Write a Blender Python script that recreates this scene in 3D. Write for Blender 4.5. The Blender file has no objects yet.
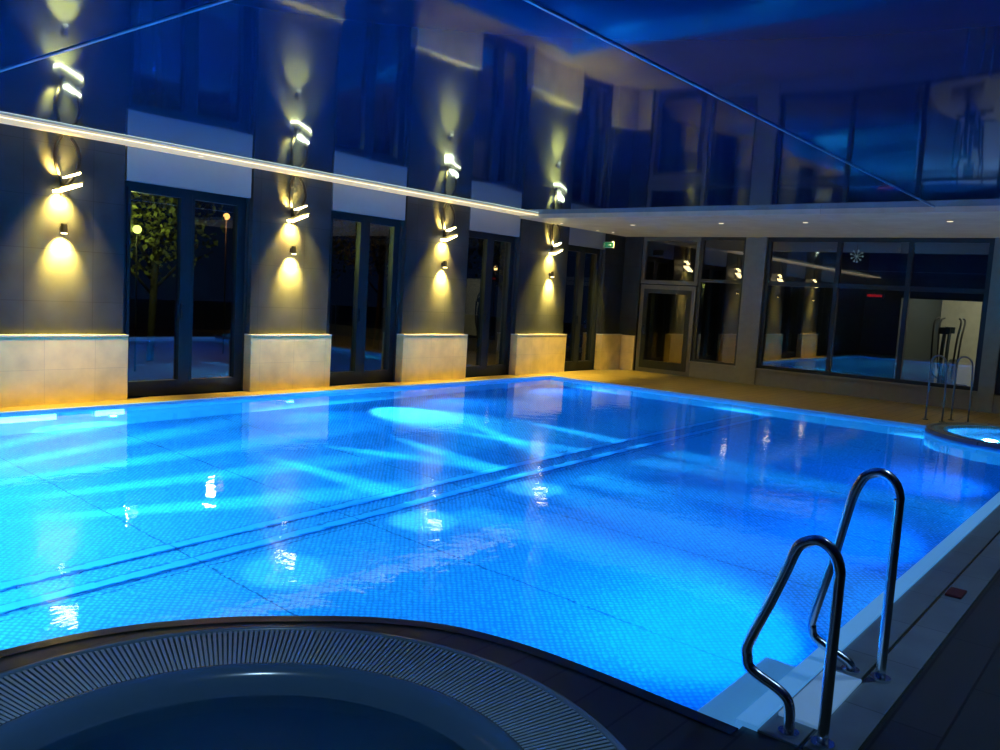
import bpy, bmesh, math, random
from mathutils import Vector, Matrix
random.seed(4)
SC=bpy.context.scene
try:
    SC.view_settings.view_transform='Standard'
except Exception: pass
COL=bpy.context.collection
pi=math.pi
# ------------------------------------------------------------ materials
def nmat(name):
    m=bpy.data.materials.new(name);m.use_nodes=True
    nt=m.node_tree;nt.nodes.clear()
    o=nt.nodes.new("ShaderNodeOutputMaterial")
    return m,nt,o
def L(nt,a,b): nt.links.new(a,b)
def N(nt,t,**k):
    n=nt.nodes.new(t)
    for a,b in k.items():
        if a in n.inputs: n.inputs[a].default_value=b
        else: setattr(n,a,b)
    return n
def pbr(name,col,rough=.5,metal=0,var=.15,scale=8,bump=0,bscale=60,emit=None,estr=0,spec=None):
    m,nt,o=nmat(name)
    b=N(nt,"ShaderNodeBsdfPrincipled");b.inputs["Roughness"].default_value=rough;b.inputs["Metallic"].default_value=metal
    if spec is not None:b.inputs["Specular IOR Level"].default_value=spec
    g=N(nt,"ShaderNodeNewGeometry")
    no=N(nt,"ShaderNodeTexNoise");no.inputs["Scale"].default_value=scale;no.inputs["Detail"].default_value=4
    L(nt,g.outputs["Position"],no.inputs["Vector"])
    r=N(nt,"ShaderNodeMixRGB");r.inputs[1].default_value=(*[c*(1-var) for c in col],1);r.inputs[2].default_value=(*[min(1,c*(1+var)) for c in col],1)
    L(nt,no.outputs["Fac"],r.inputs[0]);L(nt,r.outputs[0],b.inputs["Base Color"])
    if bump:
        n2=N(nt,"ShaderNodeTexNoise");n2.inputs["Scale"].default_value=bscale;L(nt,g.outputs["Position"],n2.inputs["Vector"])
        bu=N(nt,"ShaderNodeBump");bu.inputs["Strength"].default_value=bump;bu.inputs["Distance"].default_value=.01
        L(nt,n2.outputs["Fac"],bu.inputs["Height"]);L(nt,bu.outputs[0],b.inputs["Normal"])
    if emit:
        b.inputs["Emission Color"].default_value=(*emit,1);b.inputs["Emission Strength"].default_value=estr
    L(nt,b.outputs[0],o.inputs[0]);return m
def emis(name,col,s):
    m,nt,o=nmat(name);e=N(nt,"ShaderNodeEmission");e.inputs[0].default_value=(*col,1);e.inputs[1].default_value=s
    L(nt,e.outputs[0],o.inputs[0]);return m
def tiled(name,c1,c2,mortar,sx,sy,plane,rough=.5,ms=.01,off=0.,spec=.5,emit=None,estr=0):
    m,nt,o=nmat(name)
    b=N(nt,"ShaderNodeBsdfPrincipled");b.inputs["Roughness"].default_value=rough;b.inputs["Specular IOR Level"].default_value=spec
    g=N(nt,"ShaderNodeNewGeometry");s=N(nt,"ShaderNodeSeparateXYZ");L(nt,g.outputs["Position"],s.inputs[0])
    c=N(nt,"ShaderNodeCombineXYZ");L(nt,s.outputs[plane[0]],c.inputs[0]);L(nt,s.outputs[plane[1]],c.inputs[1])
    br=N(nt,"ShaderNodeTexBrick");br.offset=off;br.inputs["Scale"].default_value=1
    br.inputs["Color1"].default_value=(*c1,1);br.inputs["Color2"].default_value=(*c2,1);br.inputs["Mortar"].default_value=(*mortar,1)
    br.inputs["Mortar Size"].default_value=ms;br.inputs["Brick Width"].default_value=sx;br.inputs["Row Height"].default_value=sy
    L(nt,c.outputs[0],br.inputs["Vector"])
    no=N(nt,"ShaderNodeTexNoise");no.inputs["Scale"].default_value=3;no.inputs["Detail"].default_value=6;L(nt,g.outputs["Position"],no.inputs["Vector"])
    mr=N(nt,"ShaderNodeMapRange");mr.inputs["To Min"].default_value=.6;mr.inputs["To Max"].default_value=1.4;L(nt,no.outputs["Fac"],mr.inputs["Value"])
    mx=N(nt,"ShaderNodeMixRGB",blend_type="MULTIPLY");mx.inputs[0].default_value=1;L(nt,br.outputs["Color"],mx.inputs[1]);L(nt,mr.outputs[0],mx.inputs[2])
    L(nt,mx.outputs[0],b.inputs["Base Color"])
    if emit:
        b.inputs["Emission Color"].default_value=(*emit,1);b.inputs["Emission Strength"].default_value=estr
    L(nt,b.outputs[0],o.inputs[0]);return m
def glassmat(name,tint=(.6,.7,.75),ior=2.7):
    m,nt,o=nmat(name)
    t=N(nt,"ShaderNodeBsdfTransparent");t.inputs[0].default_value=(*tint,1)
    g=N(nt,"ShaderNodeBsdfGlossy");g.inputs["Roughness"].default_value=.01
    f=N(nt,"ShaderNodeFresnel");f.inputs[0].default_value=ior
    mx=N(nt,"ShaderNodeMixShader");L(nt,f.outputs[0],mx.inputs[0]);L(nt,t.outputs[0],mx.inputs[1]);L(nt,g.outputs[0],mx.inputs[2])
    L(nt,mx.outputs[0],o.inputs[0]);return m
M={}
M['stone']=tiled("slate_tile",(.034,.044,.050),(.040,.050,.056),(.018,.026,.030),.8,.62,"YZ",.42,.004,0,.3)
M['stoneX']=tiled("slate_tile_b",(.024,.036,.044),(.030,.042,.050),(.012,.022,.028),.8,.62,"XZ",.42,.004,0,.3)
M['cream']=tiled("travertine",(.84,.70,.33),(.88,.74,.36),(.70,.58,.30),.6,.42,"YZ",.5,.003)
M['creamX']=tiled("travertine_b",(.84,.70,.33),(.88,.74,.36),(.70,.58,.30),.6,.42,"XZ",.5,.003)
M['white']=pbr("white_paint",(.32,.36,.36),.5,var=.05)
M['ledgepaint']=pbr("pale_ledge_paint",(.85,.84,.75),.5,var=.05)
M['soffit']=tiled("soffit_board_painted_glow",(.36,.40,.32),(.33,.37,.30),(.2,.22,.18),6,.3,"XY",.45,.004,emit=(1,.85,.42),estr=.055)  # warm emission stands in for light bounced up from the deck
M['cove']=pbr("cove_board_painted_glow",(.6,.55,.4),.5,var=.05,emit=(1,.76,.34),estr=.52)  # board emits to imitate LED spill that does not reach it
M['frame']=pbr("dark_aluminium",(.025,.038,.045),.4,.3)
M['gframe']=pbr("grey_aluminium",(.16,.17,.15),.4,.3)
M['black']=pbr("black_plastic",(.012,.013,.015),.35)
M['dwall']=pbr("dark_wall_paint",(.025,.038,.048),.6)
M['bwall']=pbr("grey_wall_paint",(.28,.29,.22),.6)
M['chrome']=pbr("polished_steel",(.68,.76,.82),.22,1,var=.03)
M['steel']=pbr("brushed_steel",(.2,.25,.3),.35,1,var=.05)
M['edge']=pbr("waterline_steel_painted_glow",(.40,.6,.75),.35,.3,var=.05,emit=(.03,.3,1),estr=.18)  # faint blue emission imitates pool light falling on the steel
M['overflow']=pbr("overflow_grating_painted_glow",(.45,.6,.7),.35,0,var=.05,emit=(.08,.40,1),estr=.42)  # blue emission imitates pool light coming up through the grating
M['ledge']=pbr("pale_ledge_painted_glow",(.6,.7,.75),.4,0,var=.05,emit=(.2,.5,1),estr=.25)  # emission imitates blue pool light on the ledge and step
M['coping']=tiled("grey_coping",(.20,.26,.30),(.22,.28,.32),(.1,.13,.15),5,.6,"XY",.35,.004)
M['kerb']=pbr("dark_kerb_stone",(.02,.036,.042),.25,var=.4,scale=6)
M['tub']=pbr("tub_acrylic",(.24,.36,.46),.18,var=.05)
M['tubdark']=pbr("tub_basin_acrylic",(.10,.20,.32),.15,var=.06)
M['grate']=pbr("grate_plastic",(.42,.58,.68),.3,var=.08)
M['gap']=pbr("gutter_dark",(.09,.15,.20),.7)  # dark tone of the gutter between the grate slats
M['led']=emis("cove_led",(1,.84,.48),2.6)
M['lampface']=emis("lamp_face",(1,.78,.36),16)
M['spotface']=emis("downlight_face",(1,.86,.6),1.2)
M['glass']=glassmat("window_glass",(.5,.6,.65),2.9)
M['glassB']=glassmat("hall_glass",(.65,.73,.75),2.4)
M['green']=emis("green_sign",(.1,.8,.35),.2)
M['red']=emis("red_sign",(1,.02,.03),.35)
M['bluelens']=emis("underwater_lens",(.4,.9,1),3.5)
M['gymwall']=pbr("gym_wall",(.46,.45,.35),.7)
M['trimline']=pbr("ceiling_profile",(.4,.5,.65),.3,.2)
def floor_mat():
    m,nt,o=nmat("pool_deck")
    b=N(nt,"ShaderNodeBsdfPrincipled");b.inputs["Roughness"].default_value=.35
    g=N(nt,"ShaderNodeNewGeometry");s=N(nt,"ShaderNodeSeparateXYZ");L(nt,g.outputs["Position"],s.inputs[0])
    c=N(nt,"ShaderNodeCombineXYZ");L(nt,s.outputs["Y"],c.inputs[0]);L(nt,s.outputs["X"],c.inputs[1])
    def brick(c1,c2,mo):
        br=N(nt,"ShaderNodeTexBrick");br.offset=.5;br.inputs["Scale"].default_value=1
        br.inputs["Color1"].default_value=(*c1,1);br.inputs["Color2"].default_value=(*c2,1);br.inputs["Mortar"].default_value=(*mo,1)
        br.inputs["Mortar Size"].default_value=.006;br.inputs["Brick Width"].default_value=1.2;br.inputs["Row Height"].default_value=.2
        L(nt,c.outputs[0],br.inputs["Vector"]);return br
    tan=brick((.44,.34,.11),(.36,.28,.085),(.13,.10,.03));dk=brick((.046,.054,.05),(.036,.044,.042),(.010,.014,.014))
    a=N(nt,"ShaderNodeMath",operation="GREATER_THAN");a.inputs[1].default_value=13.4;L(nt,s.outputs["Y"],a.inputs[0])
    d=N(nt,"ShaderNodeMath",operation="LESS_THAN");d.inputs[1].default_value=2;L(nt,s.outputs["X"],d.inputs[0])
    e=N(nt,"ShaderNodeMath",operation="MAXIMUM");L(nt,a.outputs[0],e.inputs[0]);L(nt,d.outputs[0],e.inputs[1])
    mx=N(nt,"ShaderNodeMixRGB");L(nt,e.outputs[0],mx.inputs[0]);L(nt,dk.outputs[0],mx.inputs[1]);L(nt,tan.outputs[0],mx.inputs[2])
    L(nt,mx.outputs[0],b.inputs["Base Color"]);L(nt,b.outputs[0],o.inputs[0]);return m
M['floor']=floor_mat()
def ceil_mat():
    m,nt,o=nmat("stretch_ceiling")
    d=N(nt,"ShaderNodeBsdfDiffuse");d.inputs[0].default_value=(.004,.035,.12,1)
    g=N(nt,"ShaderNodeBsdfGlossy");g.inputs["Roughness"].default_value=.05;g.inputs[0].default_value=(.46,.70,1,1)
    lw=N(nt,"ShaderNodeLayerWeight");lw.inputs[0].default_value=.5
    mr=N(nt,"ShaderNodeMapRange");mr.inputs["From Min"].default_value=.68;mr.inputs["From Max"].default_value=.87;mr.inputs["To Min"].default_value=.06;mr.inputs["To Max"].default_value=.75
    L(nt,lw.outputs["Facing"],mr.inputs["Value"])
    geo=N(nt,"ShaderNodeNewGeometry");no=N(nt,"ShaderNodeTexNoise");no.inputs["Scale"].default_value=.5;no.inputs["Detail"].default_value=1
    L(nt,geo.outputs["Position"],no.inputs["Vector"])
    bu=N(nt,"ShaderNodeBump");bu.inputs["Strength"].default_value=.3;bu.inputs["Distance"].default_value=.05;L(nt,no.outputs["Fac"],bu.inputs["Height"]);L(nt,bu.outputs[0],g.inputs["Normal"])
    mx=N(nt,"ShaderNodeMixShader");L(nt,mr.outputs[0],mx.inputs[0]);L(nt,d.outputs[0],mx.inputs[1]);L(nt,g.outputs[0],mx.inputs[2])
    L(nt,mx.outputs[0],o.inputs[0]);return m
M['ceil']=ceil_mat()
def water_mat(name="pool_water",strength=.25,tint=(.55,.92,1),gr=.04,gt=(.72,.88,1),sc=4.):
    m,nt,o=nmat(name)
    r=N(nt,"ShaderNodeBsdfRefraction");r.inputs["IOR"].default_value=1.33;r.inputs["Roughness"].default_value=0;r.inputs[0].default_value=(*tint,1)
    g=N(nt,"ShaderNodeBsdfGlossy");g.inputs["Roughness"].default_value=gr;g.inputs[0].default_value=(*gt,1)
    f=N(nt,"ShaderNodeFresnel");f.inputs[0].default_value=1.33
    geo=N(nt,"ShaderNodeNewGeometry")
    no=N(nt,"ShaderNodeTexNoise");no.inputs["Scale"].default_value=sc;no.inputs["Detail"].default_value=3.;no.inputs["Distortion"].default_value=.5
    L(nt,geo.outputs["Position"],no.inputs["Vector"])
    bu=N(nt,"ShaderNodeBump");bu.inputs["Strength"].default_value=strength;bu.inputs["Distance"].default_value=.02;L(nt,no.outputs["Fac"],bu.inputs["Height"])
    for q in(r,g,f): L(nt,bu.outputs[0],q.inputs["Normal"])
    mx=N(nt,"ShaderNodeMixShader");L(nt,f.outputs[0],mx.inputs[0]);L(nt,r.outputs[0],mx.inputs[1]);L(nt,g.outputs[0],mx.inputs[2])
    L(nt,mx.outputs[0],o.inputs[0]);return m
M['water']=water_mat(strength=.12,sc=4.5,gr=.025)
M['tubwater']=water_mat("tub_water",.1,(.85,.95,1),.02,(.7,.9,1),2)
M['bubbly']=water_mat("bubbling_water",1.,(.7,.95,1),.05,(1,1,1),7)
def basin_mat(name="dimpled_pool_steel",k=1.,hi=1.4,lo=.74):
    m,nt,o=nmat(name)
    b=N(nt,"ShaderNodeBsdfPrincipled");b.inputs["Roughness"].default_value=.5;b.inputs["Specular IOR Level"].default_value=.2
    g=N(nt,"ShaderNodeNewGeometry")
    mp0=N(nt,"ShaderNodeMapping");mp0.inputs["Rotation"].default_value=(0,0,.785);L(nt,g.outputs["Position"],mp0.inputs[0])
    vo=N(nt,"ShaderNodeTexVoronoi");vo.inputs["Scale"].default_value=26;vo.inputs["Randomness"].default_value=.1;L(nt,mp0.outputs[0],vo.inputs["Vector"])
    mr=N(nt,"ShaderNodeMapRange");mr.inputs["From Min"].default_value=.12;mr.inputs["From Max"].default_value=.5;mr.inputs["To Min"].default_value=hi*k;mr.inputs["To Max"].default_value=lo*k
    L(nt,vo.outputs["Distance"],mr.inputs["Value"])
    br=N(nt,"ShaderNodeTexBrick");br.offset=0;br.inputs["Scale"].default_value=1
    br.inputs["Color1"].default_value=(.10,.46,.84,1);br.inputs["Color2"].default_value=(.09,.44,.82,1);br.inputs["Mortar"].default_value=(.04,.2,.42,1)
    br.inputs["Mortar Size"].default_value=.007;br.inputs["Brick Width"].default_value=40;br.inputs["Row Height"].default_value=1.5
    mp=N(nt,"ShaderNodeMapping");mp.inputs["Location"].default_value=(-5.35,-.2,0);L(nt,g.outputs["Position"],mp.inputs[0]);L(nt,mp.outputs[0],br.inputs["Vector"])
    mx=N(nt,"ShaderNodeMixRGB",blend_type="MULTIPLY");mx.inputs[0].default_value=1;L(nt,br.outputs["Color"],mx.inputs[1]);L(nt,mr.outputs[0],mx.inputs[2])
    L(nt,mx.outputs[0],b.inputs["Base Color"]);L(nt,b.outputs[0],o.inputs[0]);return m
M['basin']=basin_mat()
M['ridge']=basin_mat("smooth_pool_steel",1.2,1.1,1.0)
M['poolwall']=pbr("pool_wall_steel",(.12,.5,.82),.5,var=.03,spec=.2)
M['seam']=pbr("floor_seam",(.04,.2,.44),.5)
# ------------------------------------------------------------ mesh helpers
def obj(name,bm,mats,smooth=False,parent=None,loc=None):
    me=bpy.data.meshes.new(name);bm.normal_update();bm.to_mesh(me);bm.free()
    for k in (mats if isinstance(mats,(list,tuple)) else [mats]): me.materials.append(M[k] if isinstance(k,str) else k)
    if smooth:
        for p in me.polygons:p.use_smooth=True
    o=bpy.data.objects.new(name,me);COL.objects.link(o)
    if parent is not None:
        o.parent=parent;o.matrix_parent_inverse=Matrix.Translation(-parent.location)
    return o
def box(bm,x0,x1,y0,y1,z0,z1,mi=0,bev=0):
    vs=[bm.verts.new((x,y,z)) for x in(x0,x1) for y in(y0,y1) for z in(z0,z1)]
    fs=[(0,1,3,2),(4,6,7,5),(0,4,5,1),(2,3,7,6),(0,2,6,4),(1,5,7,3)]
    out=[]
    for f in fs:
        q=bm.faces.new([vs[i] for i in f]);q.material_index=mi;out.append(q)
    if bev:
        es=list({e for f in out for e in f.edges})
        r=bmesh.ops.bevel(bm,geom=es,offset=bev,segments=2,affect='EDGES',profile=.5)
        for f in r['faces']:f.material_index=mi
def smoothpts(pts,n=6):
    P=[Vector(p) for p in pts];out=[]
    for i in range(len(P)-1):
        a=P[max(i-1,0)];b=P[i];c=P[i+1];d=P[min(i+2,len(P)-1)]
        for k in range(n):
            t=k/n;out.append(.5*((2*b)+(c-a)*t+(2*a-5*b+4*c-d)*t*t+(3*b-a-3*c+d)*t**3))
    out.append(P[-1]);return out
def tube(bm,pts,r,seg=10,smooth=0,mi=0):
    P=smoothpts(pts,smooth) if smooth else [Vector(p) for p in pts]
    t=(P[1]-P[0]).normalized();n=t.orthogonal().normalized();rings=[]
    for i,p in enumerate(P):
        if i==0:tt=(P[1]-P[0])
        elif i==len(P)-1:tt=P[-1]-P[-2]
        else:tt=(P[i+1]-P[i]).normalized()+(P[i]-P[i-1]).normalized()
        tt=tt.normalized();n=(n-tt*n.dot(tt)).normalized();b=tt.cross(n)
        rings.append([bm.verts.new(p+(n*math.cos(a)+b*math.sin(a))*r) for a in [2*pi*k/seg for k in range(seg)]])
    for A,B in zip(rings,rings[1:]):
        for k in range(seg):
            f=bm.faces.new((A[k],A[(k+1)%seg],B[(k+1)%seg],B[k]));f.smooth=True;f.material_index=mi
    bm.faces.new(rings[0][::-1]).material_index=mi;bm.faces.new(rings[-1]).material_index=mi
def cyl(bm,c,r,h,axis='Z',seg=20,mi=0,r2=None):
    c=Vector(c);d={'X':Vector((1,0,0)),'Y':Vector((0,1,0)),'Z':Vector((0,0,1))}[axis]
    u=d.orthogonal().normalized();v=d.cross(u);r2=r if r2 is None else r2
    A=[bm.verts.new(c+(u*math.cos(a)+v*math.sin(a))*r) for a in [2*pi*k/seg for k in range(seg)]]
    B=[bm.verts.new(c+d*h+(u*math.cos(a)+v*math.sin(a))*r2) for a in [2*pi*k/seg for k in range(seg)]]
    for k in range(seg):
        bm.faces.new((A[k],A[(k+1)%seg],B[(k+1)%seg],B[k])).material_index=mi
    bm.faces.new(A[::-1]).material_index=mi;bm.faces.new(B).material_index=mi
def lathe(bm,cx,cy,prof,seg=96,mi=0):
    rings=[]
    for r,z in prof:
        rings.append([bm.verts.new((cx+r*math.cos(2*pi*k/seg),cy+r*math.sin(2*pi*k/seg),z)) for k in range(seg)])
    for A,B in zip(rings,rings[1:]):
        for k in range(seg):
            f=bm.faces.new((A[k],A[(k+1)%seg],B[(k+1)%seg],B[k]));f.material_index=mi;f.smooth=True
    return rings
def structure(o): o["kind"]="structure";return o
def thing(o,label,cat,group=None):
    o["label"]=label;o["category"]=cat
    if group:o["group"]=group
    return o
def empty(name,loc):
    e=bpy.data.objects.new(name,None);e.location=loc;e.empty_display_size=.1;COL.objects.link(e);return e
def light(name,kind,loc,energy,col,target=None,parent=None,**k):
    ld=bpy.data.lights.new(name,kind);ld.energy=energy;ld.color=col
    for a,b in k.items():setattr(ld,a,b)
    o=bpy.data.objects.new(name,ld);COL.objects.link(o);o.location=loc
    if target is not None:
        o.rotation_euler=(Vector(target)-Vector(loc)).to_track_quat('-Z','Y').to_euler()
    if parent is not None:
        o.parent=parent;o.matrix_parent_inverse=Matrix.Translation(-parent.location)
    return o
# ------------------------------------------------------------ dimensions
H=3.25; BY=17.38; RX=12.4; NY=-2.4
PX0,PX1,PY0,PY1=.55,9.38,0.,13.95
TC=(9.1,13.9);TR=1.4          # far tub
JC=(8.43,1.40);JS=.837;JR=1.62*JS        # near whirlpool
WZ=-.03
arc=lambda c,r,a0,a1,n:[(c[0]+r*math.cos(math.radians(a0+(a1-a0)*i/n)),c[1]+r*math.sin(math.radians(a0+(a1-a0)*i/n))) for i in range(n+1)]
near=[(p.x,p.y) for p in smoothpts([(9.38,3.06,0),(9.0,3.07,0),(8.65,3.075,0),(8.27,3.05,0),(7.9,2.95,0),(7.57,2.73,0),(7.32,2.47,0),(7.12,2.23,0),(6.96,1.96,0),(6.86,1.7,0),(6.81,1.4,0),(6.78,.8,0),(6.78,0.,0)],4)]
pool_out=[(PX0,0.),(PX0,PY1)]+arc(TC,TR,178,281.5,28)+near
floor_hole=[(PX0,0.),(PX0,PY1)]+arc(TC,TR,178,-78.5,60)+near
# ------------------------------------------------------------ floor
bm=bmesh.new()
def loop(bm,pts,z=0.):
    v=[bm.verts.new((p[0],p[1],z)) for p in pts]
    return [bm.edges.new((v[i],v[(i+1)%len(v)])) for i in range(len(v))]
es=loop(bm,[(0,NY),(RX,NY),(RX,BY),(0,BY)])+loop(bm,floor_hole)+loop(bm,arc(JC,JR,0,360*63/64,63))
bmesh.ops.triangle_fill(bm,use_beauty=True,use_dissolve=False,edges=es,normal=(0,0,1))
for f in bm.faces:
    if f.normal.z<0:f.normal_flip()
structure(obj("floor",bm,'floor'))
# ------------------------------------------------------------ left wall, pillars, windows
pill=[(3.55,5.22),(7.04,8.52),(10.1,11.78),(13.3,15.05),(16.5,17.38)]
wins=[(1.85,3.55),(5.22,7.04),(8.52,10.1),(11.78,13.3),(15.05,16.5)]
bm=bmesh.new()
box(bm,-.35,-.05,NY,1.85,0,H+.3)
for a,b in pill: box(bm,-.35,-.05,a,b,0,H+.3)
for a,b in wins: box(bm,-.35,-.05,a,b,2.82,H+.3); 
structure(obj("wall_left",bm,'dwall'))
for i,(a,b) in enumerate(pill):
    e=empty("pillar",(0,(a+b)/2,0))
    thing(e,"dark slate tiled wall pillar on a pale travertine plinth" if i<4 else "narrow dark slate corner pillar on a pale plinth beside the door","pillar","slate pillars along the window wall")
    bm=bmesh.new();box(bm,-.06,.03,a+.03,b-(.03 if i<4 else .0),.83,H);obj("shaft",bm,'stone',parent=e)
    bm=bmesh.new();box(bm,-.06,.12,a,b,0,.82,bev=.006);obj("plinth",bm,'cream',parent=e)
    bm=bmesh.new();box(bm,-.06,.125,a,b,.82,.84);o=obj("ledge",bm,'ledgepaint',parent=e)
for i,(a,b) in enumerate(wins):
    bm=bmesh.new();m=(a+b)/2;fx0,fx1=-.2,-.1
    box(bm,fx0,fx1,a,b,0,.14);box(bm,fx0,fx1,a,b,2.74,2.82)
    box(bm,fx0,fx1,a,a+.07,.14,2.74);box(bm,fx0,fx1,b-.1,b,.14,2.74)
    box(bm,fx0,fx1+.01,m-.06,m+.06,.14,2.74)
    for u,v in((a+.07,m-.06),(m+.06,b-.1)):
        box(bm,fx0+.01,fx1+.015,u,v,.14,.2);box(bm,fx0+.01,fx1+.015,u,v,2.68,2.74)
        box(bm,fx0+.01,fx1+.015,u,u+.04,.2,2.68);box(bm,fx0+.01,fx1+.015,v-.04,v,.2,2.68)
    box(bm,fx1+.015,fx1+.05,m-.075,m-.055,1.05,1.25)
    w=structure(obj("window_%d"%(i+1),bm,'frame'))
    bm=bmesh.new()
    for u,v in((a+.07,m-.06),(m+.06,b-.1)):
        vs=[bm.verts.new(p) for p in((-.15,u,.2),(-.15,v,.2),(-.15,v,2.7),(-.15,u,2.7))];bm.faces.new(vs)
    obj("glass_pane",bm,'glass',parent=w)
    bm=bmesh.new();box(bm,-.05,.02,a,b,2.8,H,bev=.004);structure(obj("trim_%d"%(i+1),bm,'white'))
# ------------------------------------------------------------ ceiling
bm=bmesh.new();box(bm,.5,RX,NY,13.25,H,H+.05);structure(obj("ceiling",bm,'ceil'))
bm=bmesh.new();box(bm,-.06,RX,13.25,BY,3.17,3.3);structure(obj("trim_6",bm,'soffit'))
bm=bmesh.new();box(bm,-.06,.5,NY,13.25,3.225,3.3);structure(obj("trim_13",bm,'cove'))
bm=bmesh.new();box(bm,.475,.5,NY,13.25,3.219,3.225);structure(obj("trim_7",bm,'led'))
bm=bmesh.new();box(bm,7.6,7.62,NY,13.25,3.24,3.25);structure(obj("trim_8",bm,'trimline'))
bm=bmesh.new();box(bm,.52,7.6,2.78,2.80,3.24,3.25);structure(obj("trim_9",bm,'trimline'))
bm=bmesh.new();box(bm,-.3,RX+.3,NY-.3,BY+6,3.3,3.4);structure(obj("trim_10",bm,'dwall'))
# ------------------------------------------------------------ back wall
bm=bmesh.new()
box(bm,-.3,.5,BY,BY+.2,0,3.3,1)
box(bm,1.96,3.1,BY,BY+.2,0,.33,0);box(bm,3.52,7.76,BY,BY+.2,0,.33,0);box(bm,8.0,RX,BY,BY+.2,0,.33,0)
box(bm,3.06,3.52,BY-.03,BY+.2,0,3.3,0);box(bm,7.76,8.02,BY-.03,BY+.2,0,3.3,0)
structure(obj("wall_back",bm,['bwall','stoneX']))
bm=bmesh.new();box(bm,.14,.5,BY-.06,BY+.0,0,.83,bev=.005);structure(obj("baseboard_back",bm,'creamX'))
bm=bmesh.new();box(bm,1.96,3.06,BY-.05,BY,.33,.37);box(bm,3.52,7.76,BY-.05,BY,.33,.37);structure(obj("trim_11",bm,'bwall'))
def framed(name,x0,x1,z0,z1,mulls,trans,fw=.07,mat='frame'):
    bm=bmesh.new();y0,y1=BY+.04,BY+.12
    box(bm,x0,x0+fw,y0,y1,z0,z1);box(bm,x1-fw,x1,y0,y1,z0,z1);box(bm,x0+fw,x1-fw,y0,y1,z0,z0+fw);box(bm,x0+fw,x1-fw,y0,y1,z1-fw,z1)
    for q in mulls: box(bm,q-fw/2,q+fw/2,y0-.01,y1,z0+fw,z1-fw)
    for q in trans: box(bm,x0+fw,x1-fw,y0+.005,y1-.005,q-fw/2,q+fw/2)
    w=structure(obj(name,bm,mat))
    bm=bmesh.new();vs=[bm.verts.new(p) for p in((x0,BY+.08,z0),(x1,BY+.08,z0),(x1,BY+.08,z1),(x0,BY+.08,z1))];bm.faces.new(vs)
    obj("glass_pane",bm,'glassB',parent=w);return w
framed("window_6",1.98,3.06,.35,3.17,[],[2.2],.07,'frame')
framed("window_7",3.52,7.76,.35,3.17,[5.02,6.36],[2.2],.09)
framed("window_8",8.02,RX,.35,3.17,[9.4,10.8],[2.2],.09)
framed("window_9",.5,1.96,2.08,3.17,[],[],.09,'gframe')
d=framed("door_1",.52,1.94,0,2.06,[],[],.10,'gframe')
bm=bmesh.new();box(bm,.62,.74,BY+.03,BY+.10,.1,1.96);box(bm,1.72,1.84,BY+.03,BY+.10,.1,1.96);box(bm,.74,1.72,BY+.03,BY+.10,.1,.28);box(bm,.74,1.72,BY+.03,BY+.10,1.86,1.96);obj("door_leaf",bm,'frame',parent=d)
bm=bmesh.new();box(bm,.66,.69,BY-.03,BY+.04,.98,1.0);box(bm,.66,.8,BY-.05,BY-.03,.98,1.0);box(bm,.65,.71,BY+.02,BY+.03,.9,1.1)
obj("door_handle",bm,'chrome',parent=d)
bm=bmesh.new();box(bm,RX,RX+.2,NY,BY+6,0,3.3);structure(obj("wall_right",bm,'dwall'))
bm=bmesh.new();box(bm,-.3,RX+.2,NY-.2,NY,0,3.3);structure(obj("wall_near",bm,'dwall'))
bm=bmesh.new();box(bm,-.3,RX+.2,BY+6,BY+6.2,0,3.3);box(bm,-.3,-.1,BY+.2,BY+6,0,3.3);box(bm,5.7,5.8,BY+2.0,BY+6,0,3.3);box(bm,5.7,7.75,BY+1.9,BY+2.0,2.05,3.3);box(bm,7.35,RX,BY+1.9,BY+2.0,0,3.3)
structure(obj("wall_far",bm,'dwall'))
bm=bmesh.new();box(bm,5.8,10.5,BY+5.9,BY+6,0,3.3);box(bm,10.5,10.6,BY+2,BY+6,0,3.3);structure(obj("wall_gym",bm,'gymwall'))
bm=bmesh.new();box(bm,-.3,RX,BY+.0,BY+6,-.06,-.0);structure(obj("floor_hall",bm,'floor'))
# ------------------------------------------------------------ swimming pool
pool=empty("swimming_pool",(5,7,0))
thing(pool,"rectangular swimming pool with glowing blue water and steel overflow rim","swimming pool")
D=-1.15
bm=bmesh.new()
top=[bm.verts.new((x,y,0)) for x,y in pool_out];bot=[bm.verts.new((x,y,D)) for x,y in pool_out]
n=len(top)
for i in range(n): bm.faces.new((top[i],top[(i+1)%n],bot[(i+1)%n],bot[i])).material_index=1
f=bm.faces.new(bot);bmesh.ops.triangulate(bm,faces=[f])
obj("basin",bm,['basin','poolwall'],parent=pool)
bm=bmesh.new()
f=bm.faces.new([bm.verts.new((x,y,WZ)) for x,y in pool_out]);f.normal_update()
if f.normal.z<0:f.normal_flip()
bmesh.ops.triangulate(bm,faces=[f])
obj("water",bm,'water',parent=pool)
for x0,x1 in((4.82,4.92),(5.16,5.26)):
    bm=bmesh.new();box(bm,x0,x1,.05,13.7,D,D+.02,0,.005);obj("floor_ridge",bm,'ridge',parent=pool)
for x0,x1 in((4.795,4.812),(4.93,4.945),(5.135,5.15),(5.268,5.285)):
    bm=bmesh.new();box(bm,x0,x1,.05,13.7,D,D+.008);obj("floor_seam",bm,'seam',parent=pool)
bm=bmesh.new()
box(bm,PX0-.06,PX0+.02,0,PY1+.06,-.04,.012);box(bm,PX0+.02,7.68,PY1-.02,PY1+.06,-.04,.012)
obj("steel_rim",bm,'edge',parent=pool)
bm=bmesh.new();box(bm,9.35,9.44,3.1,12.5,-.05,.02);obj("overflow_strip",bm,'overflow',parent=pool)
bm=bmesh.new();box(bm,9.44,9.6,3.1,12.5,-.02,.008);box(bm,9.62,9.78,3.1,12.5,-.02,.014)
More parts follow.
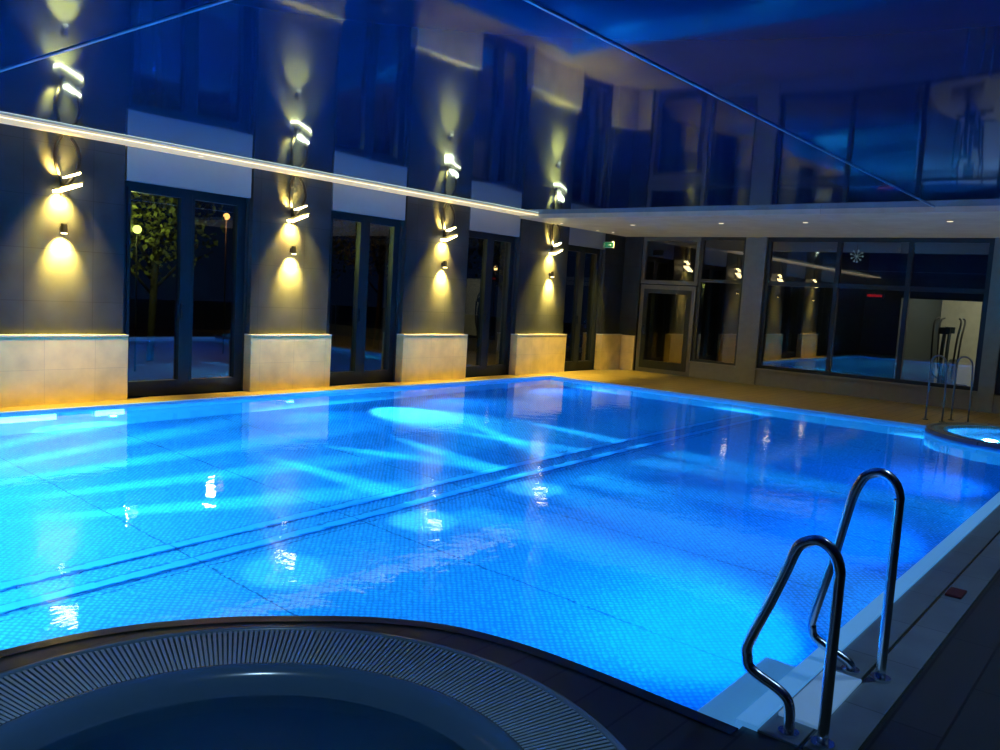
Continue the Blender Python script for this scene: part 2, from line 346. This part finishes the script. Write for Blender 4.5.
obj("coping",bm,'coping',parent=pool)
bm=bmesh.new();box(bm,9.6,9.62,3.1,12.5,-.02,.002);obj("gutter_slot",bm,'kerb',parent=pool)
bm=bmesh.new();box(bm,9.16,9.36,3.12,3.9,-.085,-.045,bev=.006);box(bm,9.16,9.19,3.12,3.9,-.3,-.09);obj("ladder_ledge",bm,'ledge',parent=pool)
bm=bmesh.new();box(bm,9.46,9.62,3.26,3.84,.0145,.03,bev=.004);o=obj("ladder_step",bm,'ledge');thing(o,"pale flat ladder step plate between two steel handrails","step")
def beam(loc,direc,target,energy,col,size,blend=.8):
    light("bulb","SPOT",Vector(loc)+Vector(direc)*.04,energy,col,target=target,parent=pool,spot_size=math.radians(size),spot_blend=blend,shadow_soft_size=.04)
def ulamp(loc,direc,target,energy,col=(.12,.55,1),size=75,blend=.8):
    bm=bmesh.new();ax='X' if direc[0] else 'Y';s=direc[0]+direc[1]
    cyl(bm,Vector(loc)-Vector(direc)*.01,.08,s*.02,ax,24);obj("underwater_lamp",bm,'edge',parent=pool)
    beam(loc,direc,target,energy,col,size,blend)
for y in(2.4,4.8,7.4,10.2,13.0): ulamp((PX0+.02,y,-.5),(1,0,0),(PX0+3,y,-.9),215 if y>3 else 500,(.010,.38,1),130,1)
for y in(4.8,7.6,10.6): ulamp((PX1-.02,y,-.5),(-1,0,0),(PX1-3,y,-1.0),240,(.003,.26,1),130,1)
for x in(1.8,3.2,4.6):
    ulamp((x,PY0+.02,-.45),(0,1,0),(x,2.6,-1.0),1250,(.25,.9,1),110,1)
# long soft beams grazing the floor: a fan from the near end and a fan from the long wall
for k,a in enumerate((-26,-15,-4,8,20)):
    r=math.radians(a);beam((2.7,PY0+.02,-.90),(0,1,0),(2.7+5*math.sin(r),5*math.cos(r),-1.08),22000,(.18,.82,1),6.5,1)
for k,(y,a) in enumerate(((5.2,4),(5.3,22),(7.6,-8),(7.7,12),(9.8,-22),(9.9,-4))):
    r=math.radians(a);beam((PX0+.02,y,-.90),(1,0,0),(PX0+4*math.cos(r),y+4*math.sin(r),-1.08),12000,(.18,.82,1),7,1)
ulamp((PX0+.02,8.6,-.3),(1,0,0),(PX0+1.3,8.7,-1.12),1500,(.35,.9,1),54,1)
ulamp((PX1-.02,4.9,-.4),(-1,0,0),(7.4,5.0,-1.1),400,(.04,.58,1),95,1)
# large rectangular lamp windows in the left wall
for y0,y1 in((3.3,4.15),(4.6,4.95)):
    bm=bmesh.new();box(bm,PX0,PX0+.02,y0-.03,y1+.03,-.50,-.08);e=obj("underwater_lamp",bm,'edge',parent=pool)
    bm=bmesh.new();box(bm,PX0+.015,PX0+.03,y0,y1,-.47,-.11);l=obj("lens",bm,'bluelens');l.parent=e;l.matrix_parent_inverse=Matrix.Identity(4)
# added unseen spots: bright floor patches imitate wall-glow reflections on the water
for x,y in((5.75,3.55),(5.6,5.1),(5.6,6.7)):
    beam((x,y,-.10),(0,0,0),(x+.02,y+.02,-1.1),85,(.6,.95,1),38,1)
# ------------------------------------------------------------ near whirlpool
S_=lambda pr:[(r*JS,z) for r,z in pr]
jac=empty("whirlpool",(JC[0],JC[1],0));thing(jac,"round whirlpool tub with pale slotted overflow grate and dark basin","whirlpool")
bm=bmesh.new();lathe(bm,*JC,S_([(1.67,-.05),(1.67,.01),(1.66,.018),(1.64,.018),(1.63,.01),(1.625,-.06)]));obj("outer_rim",bm,'tub',parent=jac)
bm=bmesh.new();lathe(bm,*JC,S_([(1.63,-.022),(1.22,-.022)]));obj("gutter",bm,'gap',parent=jac)
bm=bmesh.new()
nb=360
for k in range(nb):
    a=2*pi*k/nb;ca,sa=math.cos(a),math.sin(a);w=.0072
    P=lambda r,s,z:bm.verts.new((JC[0]+r*ca-s*sa,JC[1]+r*sa+s*ca,z))
    r0,r1=1.23*JS,1.625*JS
    v=[P(r0,-w*.82,.0),P(r1,-w,.012),P(r1,w,.012),P(r0,w*.82,.0),P(r0,-w*.82,-.02),P(r1,-w,-.01),P(r1,w,-.01),P(r0,w*.82,-.02)]
    for q in((0,1,2,3),(0,4,5,1),(3,2,6,7),(0,3,7,4)):bm.faces.new([v[i] for i in q])
obj("overflow_grate",bm,'grate',parent=jac)
bm=bmesh.new();lathe(bm,*JC,S_([(1.24,-.06),(1.24,.002),(1.22,.006),(1.19,-.002),(1.15,-.03),(1.12,-.09)]));obj("inner_rim",bm,'tubdark',parent=jac)
bm=bmesh.new();r=lathe(bm,*JC,S_([(1.12,-.09),(1.06,-.20),(.98,-.32),(.72,-.35),(.66,-.42),(.6,-.7)]));bm.faces.new(r[-1]);obj("basin",bm,'tubdark',parent=jac)
bm=bmesh.new();bm.faces.new([bm.verts.new((JC[0]+1.115*JS*math.cos(2*pi*k/64),JC[1]+1.115*JS*math.sin(2*pi*k/64),-.095)) for k in range(64)]);obj("water",bm,'tubwater',parent=jac)
# kerb around the platform
bm=bmesh.new()
kp=near
nrm=[]
for i in range(len(kp)):
    a=Vector(kp[max(i-1,0)]);b=Vector(kp[min(i+1,len(kp)-1)]);t=(b-a).normalized();nrm.append(Vector((-t.y,t.x)))
kq=[(p[0]+n_.x*.07,p[1]+n_.y*.07) for p,n_ in zip(kp,nrm)]
A=[bm.verts.new((x,y,-.12)) for x,y in kp];B=[bm.verts.new((x,y,.006)) for x,y in kp];C_=[bm.verts.new((x,y,.006)) for x,y in kq]
for i in range(len(kp)-1):
    for U_,V_ in((A,B),(B,C_)): bm.faces.new((U_[i],U_[i+1],V_[i+1],V_[i]))
structure(obj("trim_12",bm,'kerb'))
# ------------------------------------------------------------ far tub
tub=empty("whirlpool",(TC[0],TC[1],0));thing(tub,"small round whirlpool with lit bubbling cyan water in the pool corner","whirlpool")
bm=bmesh.new();lathe(bm,*TC,[(1.395,-1.1),(1.395,.04),(1.385,.05),(1.34,.05),(1.33,.02)]);obj("outer_rim",bm,'coping',parent=tub)
bm=bmesh.new();lathe(bm,*TC,[(1.33,.03),(1.16,.03)]);obj("overflow_grate",bm,'tub',parent=tub)
bm=bmesh.new();r=lathe(bm,*TC,[(1.16,-.02),(1.16,.04),(1.12,.04),(1.08,-.1),(1.0,-.5)]);bm.faces.new(r[-1]);obj("basin",bm,'basin',parent=tub)
bm=bmesh.new();bm.faces.new([bm.verts.new((TC[0]+1.1*math.cos(2*pi*k/48),TC[1]+1.1*math.sin(2*pi*k/48),.0)) for k in range(48)]);obj("water",bm,'bubbly',parent=tub)
light("bulb","POINT",(TC[0]-.5,TC[1]-.3,-.25),48,(.25,.8,1),parent=tub,shadow_soft_size=.1)
# ------------------------------------------------------------ handrails
def rail(y,top,bend,name="pool_handrail"):
    e=empty(name,(9.67,y,0));thing(e,"bent brushed steel pool handrail bolted to the coping","handrail","ladder handrails at the pool edge")
    bm=bmesh.new()
    q=top-.11
    pts=[(9.67,y,.014),(9.67,y,.4),(9.67,y,q-.04)]+[(9.58+.09*math.cos(a),y,q+.11*math.sin(a)) for a in [math.radians(u) for u in(10,40,70,95,125,150)]]+[(9.47,y,q-.04),(9.42,y,(q+bend)/2+.03),(9.352,y,bend+.06),(9.35,y,bend),(9.375,y,bend-.05),(9.5,y,max(bend-.10,.06)),(9.535,y,max(bend-.15,.04)),(9.54,y,.009)]
    tube(bm,pts,.0215,14,5);obj("tube",bm,'chrome',parent=e)
    for x,r,z in((9.67,.045,.0145),(9.54,.04,.0085)):
        bm=bmesh.new();cyl(bm,(x,y,z),r,.012,seg=24);obj("flange",bm,'chrome',parent=e)
rail(3.94,.95,.16);rail(3.16,.79,.26)
for i,(x,y) in enumerate(((7.45,14.9),(7.75,15.3))):
    e=empty("tub_handrail",(x,y,0));thing(e,"thin dark steel handrail beside the small whirlpool","handrail","handrails beside the small whirlpool")
    k=.85
    bm=bmesh.new();tube(bm,[(x,y,0),(x,y,.7*k),(x,y,1.1*k),(x+.04,y,1.22*k),(x+.12,y-.02,1.25*k),(x+.2,y-.05,1.2*k),(x+.24,y-.06,1.05*k),(x+.26,y-.06,.5*k),(x+.26,y-.06,.0)],.014,10,4);obj("tube",bm,'steel',parent=e)
    for fx,fy in((x,y),(x+.26,y-.06)):
        bm=bmesh.new();cyl(bm,(fx,fy,0),.045,.015);obj("flange",bm,'steel',parent=e)
# ------------------------------------------------------------ wall lamps
warm=(1,.59,.10)
def blade(bm,x0,x1,y0,y1,z0,z1,th,lean):
    v=[(x0,y0,z0),(x1,y0+.02,z0+lean),(x1,y1-.02,z1+lean),(x0,y1,z1)]
    lo=[bm.verts.new(p) for p in v];hi=[bm.verts.new((p[0]-.01,p[1],p[2]+th)) for p in v]
    bm.faces.new(lo[::-1]);bm.faces.new(hi)
    for i in range(4):bm.faces.new((lo[i],lo[(i+1)%4],hi[(i+1)%4],hi[i]))
for y in(4.45,7.78,11.1,14.42):
    e=empty("wall_lamp",(.03,y,2.62));thing(e,"lit warm wall lamp with tilted plates on curved dark straps","wall lamp","lamps on the slate pillars")
    bm=bmesh.new();box(bm,.03,.07,y-.05,y+.05,2.5,2.72,bev=.006);obj("back_plate",bm,'black',parent=e)
    for s in(-1,1):
        bm=bmesh.new();tube(bm,[(.06,y,2.6),(.10,y+s*.09,2.76),(.12,y+s*.14,2.92),(.10,y+s*.12,3.08),(.08,y+s*.05,3.2)],.022,8,5);obj("strap",bm,'black',parent=e)
    bm=bmesh.new();blade(bm,.08,.22,y-.15,y+.15,2.52,2.63,.035,.0);obj("lamp_head",bm,'lampface',parent=e)
    bm=bmesh.new();blade(bm,.08,.18,y-.04,y+.15,2.70,2.77,.02,.01);obj("reflector_plate",bm,'lampface',parent=e)
    bm=bmesh.new();blade(bm,.075,.24,y-.16,y+.16,2.56,2.67,.012,.0);obj("lamp_cover",bm,'black',parent=e)
    light("bulb","SPOT",(.15,y-.05,2.50),480,warm,target=(.03,y-.05,2.38),parent=e,spot_size=math.radians(105),spot_blend=1,shadow_soft_size=.03)
    light("bulb","SPOT",(.15,y-.12,2.74),200,warm,target=(.03,y-.1,2.88),parent=e,spot_size=math.radians(95),spot_blend=1,shadow_soft_size=.03)
    e=empty("down_lamp",(.03,y-.03,2.1));thing(e,"small dark cylindrical wall downlight casting a warm scallop","wall lamp","downlights on the slate pillars")
    bm=bmesh.new();cyl(bm,(.11,y-.03,2.06),.04,.11,seg=20);box(bm,.03,.08,y-.05,y-.01,2.08,2.14);obj("housing",bm,'black',parent=e)
    bm=bmesh.new();cyl(bm,(.11,y-.03,2.052),.033,.008,seg=20);obj("lens",bm,'lampface',parent=e)
    light("bulb","SPOT",(.18,y-.03,2.03),1200,warm,target=(.03,y-.03,1.84),parent=e,spot_size=math.radians(84),spot_blend=1,shadow_soft_size=.02)
for y in(3.2,6.1,9.3,12.6,15.8):
    o=empty("soffit_spot",(.25,y,3.2));thing(o,"added tiny warm ceiling spot lighting the plinths and deck","ceiling lamp","recessed spots along the soffit")
    bm=bmesh.new();cyl(bm,(.25,y,3.218 if y<13.25 else 3.16),.035,.006,seg=20);obj("lens",bm,'spotface',parent=o)
for y in(4.4,7.8,11,14.2,16.2):  # spots added to throw warm light on plinths and deck
    zz=3.21 if y<13.25 else 3.15
    o=empty("soffit_spot",(.4,y,zz));thing(o,"added tiny warm ceiling spot lighting the plinths and deck","ceiling lamp","recessed spots along the soffit")
    bm=bmesh.new();cyl(bm,(.4,y,zz+.008),.03,.006,seg=20);obj("lens",bm,'spotface',parent=o)
    light("bulb","SPOT",(.4,y,zz-.01),1250 if y<16 else 450,(1,.69,.12),target=(.27,y,0),parent=o,spot_size=math.radians(62),spot_blend=1,shadow_soft_size=.03)
for x,y in((1.85,14.6),(3.83,14.4),(5.37,14.4),(7.6,14.4),(9.8,14.4)):
    o=empty("soffit_spot",(x,y,3.17));thing(o,"small recessed round ceiling downlight in the soffit","ceiling lamp","recessed spots along the soffit")
    bm=bmesh.new();cyl(bm,(x,y,3.160),.06,.010,seg=24);obj("lamp_ring",bm,'gframe',parent=o)
    bm=bmesh.new();cyl(bm,(x,y,3.154),.045,.006,seg=20);obj("lens",bm,'spotface',parent=o)
    light("bulb","SPOT",(x,y,3.14),60 if x<5 else 28,(1,.72,.22),target=(x,y+.6,0),parent=o,spot_size=math.radians(110),spot_blend=1,shadow_soft_size=.04)
for x,y,en in((8.6,.9,115),(10.2,4.6,80),(10.2,8.0,80)):  # unseen fill lamps added to brighten the whirlpool grate and right coping
    o=empty("fill_spot",(x,y,3.24));thing(o,"added out-of-view cool fill downlight in the glossy ceiling","ceiling lamp","added fill downlights over the deck")
    bm=bmesh.new();cyl(bm,(x,y,3.235),.05,.014,seg=24);obj("lamp_ring",bm,'chrome',parent=o)
    light("bulb","SPOT",(x,y,3.22),en,(.42,.72,1),target=(x,y,0),parent=o,spot_size=math.radians(90),spot_blend=1,shadow_soft_size=.05)
# ------------------------------------------------------------ signs
o=empty("exit_sign",(.12,16.3,2.9));thing(o,"small green illuminated emergency exit sign under the soffit","exit sign")
bm=bmesh.new();box(bm,.10,.40,16.28,16.31,2.82,2.96,bev=.005);obj("housing",bm,'white',parent=o)
bm=bmesh.new();box(bm,.12,.38,16.27,16.278,2.835,2.945);obj("face",bm,'green',parent=o)
yy=16.262
bm=bmesh.new();box(bm,.145,.17,yy,yy+.004,2.875,2.905);cyl(bm,(.158,yy,2.915),.012,.004,'Y',12);box(bm,.125,.16,yy,yy+.004,2.845,2.876);obj("running_figure",bm,'white',parent=o)
bm=bmesh.new();box(bm,.27,.34,yy,yy+.004,2.882,2.894)
v=[bm.verts.new(p) for p in((.24,yy,2.888),(.272,yy,2.912),(.272,yy,2.864))];bm.faces.new(v);obj("arrow",bm,'white',parent=o)
o=empty("wall_sign",(5.3,BY+1.8,2.1));thing(o,"small red illuminated sign hanging behind the glass","sign")
bm=bmesh.new();box(bm,5.12,5.48,BY+1.8,BY+1.85,2.02,2.13,bev=.005);obj("housing",bm,'black',parent=o)
bm=bmesh.new();box(bm,5.15,5.45,BY+1.79,BY+1.799,2.05,2.10);obj("face",bm,'red',parent=o)
o=empty("pendant_lamp",(5.02,BY+1.2,2.9));thing(o,"star-shaped white pendant lamp behind the glass","pendant lamp")
bm=bmesh.new()
for k in range(9):
    a=2*pi*k/9;c=Vector((5.02,BY+1.2,2.88));p=c+Vector((math.cos(a)*.12,math.sin(2*a)*.05,math.sin(a)*.12));tube(bm,[c,p],.007,6);cyl(bm,p,.02,.02,'Y',8)
obj("lamp_shade",bm,emis("pendant_glow",(.6,.9,1),.15),parent=o)
bm=bmesh.new();tube(bm,[(5.02,BY+1.2,2.88),(5.02,BY+1.2,3.3)],.006,6);obj("cord",bm,'black',parent=o)
# ------------------------------------------------------------ gym machines
def machine(x,y):
    e=empty("exercise_machine",(x,y,0));thing(e,"grey upright exercise machine with handlebars in a bright room","gym machine","machines in the bright gym")
    bm=bmesh.new();box(bm,x-.3,x+.3,y-.7,y-.6,0,.08,bev=.01);box(bm,x-.3,x+.3,y+.6,y+.7,0,.08,bev=.01);box(bm,x-.05,x+.05,y-.65,y+.65,.05,.13,bev=.01);obj("base",bm,'black',parent=e)
    bm=bmesh.new();cyl(bm,(x-.06,y+.3,.4),.3,.12,'X',28);obj("flywheel",bm,'frame',parent=e)
    bm=bmesh.new();tube(bm,[(x,y-.45,.1),(x,y-.5,.9),(x,y-.42,1.35)],.04,10,4);obj("mast",bm,'frame',parent=e)
    for s in(-1,1):
        bm=bmesh.new();tube(bm,[(x+s*.12,y+.2,.3),(x+s*.2,y-.3,.5),(x+s*.24,y-.35,1.2),(x+s*.26,y-.2,1.6),(x+s*.2,y-.1,1.68)],.022,8,4);obj("handlebar",bm,'black',parent=e)
    bm=bmesh.new();box(bm,x-.11,x+.11,y-.46,y-.43,1.33,1.48,bev=.01);obj("console",bm,'frame',parent=e)
machine(6.3,BY+5.0);machine(6.55,BY+3.2);machine(7.3,BY+4.4)
light("gym_light","AREA",(7.9,BY+4,3.2),105,(1,.90,.65),target=(7.9,BY+4,0),size=2.5)
light("hall_light","AREA",(3.2,BY+4,3.2),3,(1,.75,.4),target=(3.2,BY+4,0),size=2)
bm=bmesh.new();box(bm,9.63,9.72,5.45,5.62,.014,.03,bev=.005)
o=obj("coping_marker",bm,pbr("red_plastic",(.14,.02,.03),.4));thing(o,"small flat red marker lying on the grey coping","marker")
# ------------------------------------------------------------ outside
M['ground']=pbr("night_lawn",(.006,.010,.008),.9,var=.5,scale=5)
M['leaf']=pbr("night_foliage",(.05,.06,.012),.8,var=.6,scale=6)
M['bark']=pbr("bark",(.012,.010,.008),.9)
bm=bmesh.new();box(bm,-40,-.35,-15,45,-.1,-.02);structure(obj("floor_garden",bm,'ground'))
def tree(x,y,h,seed):
    random.seed(seed)
    e=empty("garden_tree",(x,y,0));thing(e,"leafy garden tree outside the window at night","tree","trees in the garden")
    bm=bmesh.new();tube(bm,[(x,y,-.02),(x+.1,y,h*.35),(x,y+.1,h*.7)],.07,8,3)
    for k in range(7):
        a=random.uniform(0,2*pi);z=h*random.uniform(.35,.65);tube(bm,[(x,y,z),(x+math.cos(a)*.9,y+math.sin(a)*.9,z+h*.25)],.03,6)
    obj("trunk",bm,'bark',parent=e)
    bm=bmesh.new()
    for k in range(1500):
        th=random.uniform(0,2*pi);ph=math.acos(random.uniform(-1,1));r=1.3*random.uniform(.3,1)
        c=Vector((x+r*math.sin(ph)*math.cos(th),y+r*math.sin(ph)*math.sin(th),h*.75+r*.9*math.cos(ph)))
        u=Vector((random.gauss(0,1),random.gauss(0,1),random.gauss(0,1))).normalized();v=u.orthogonal().normalized();s=random.uniform(.03,.08)
        bm.faces.new([bm.verts.new(c+u*s),bm.verts.new(c+v*s*.6),bm.verts.new(c-u*s),bm.verts.new(c-v*s*.6)])
    obj("foliage",bm,'leaf',parent=e)
tree(-4.6,8.0,3.6,1);tree(-5,11.5,3.2,2);tree(-6,15,4,3);tree(-5,19,4,5)
def garden_lamp(x,y,z,col,en):
    e=empty("garden_lamp",(x,y,0));thing(e,"glowing garden lamp on a thin post outside","garden lamp","lamps in the garden")
    bm=bmesh.new();tube(bm,[(x,y,-.02),(x,y,z)],.015,8);obj("post",bm,'black',parent=e)
    bm=bmesh.new();bmesh.ops.create_uvsphere(bm,u_segments=16,v_segments=10,radius=.07,matrix=Matrix.Translation((x,y,z+.05)));obj("globe",bm,emis("garden_glow",col,5),parent=e)
    light("bulb","POINT",(x-.35,y,z+.2),en,col,parent=e,shadow_soft_size=.08)
garden_lamp(-3.0,6.9,2.3,(.85,.85,.15),150);garden_lamp(-5.6,10.2,2.9,(1,.35,.08),220);garden_lamp(-7,21,2.4,(1,.5,.15),10)
# ------------------------------------------------------------ world and camera
w=bpy.data.worlds.new("night");SC.world=w;w.use_nodes=True
w.node_tree.nodes["Background"].inputs[0].default_value=(.008,.02,.06,1);w.node_tree.nodes["Background"].inputs[1].default_value=.2
cd=bpy.data.cameras.new("camera");cam=bpy.data.objects.new("camera",cd);COL.objects.link(cam)
f,yaw,pitch,roll=830.2,.6837,.098,.0589
F=Vector((-math.sin(yaw)*math.cos(pitch),math.cos(yaw)*math.cos(pitch),-math.sin(pitch)))
R0=Vector((math.cos(yaw),math.sin(yaw),0));U0=R0.cross(F)
R=R0*math.cos(roll)+U0*math.sin(roll);U=-R0*math.sin(roll)+U0*math.cos(roll)
mt=Matrix((R,U,-F)).transposed().to_4x4();mt.translation=(10.56,0,1.65);cam.matrix_world=mt
cd.sensor_width=36;cd.lens=f*36/1000;cd.clip_start=.05;cd.clip_end=200
SC.camera=cam
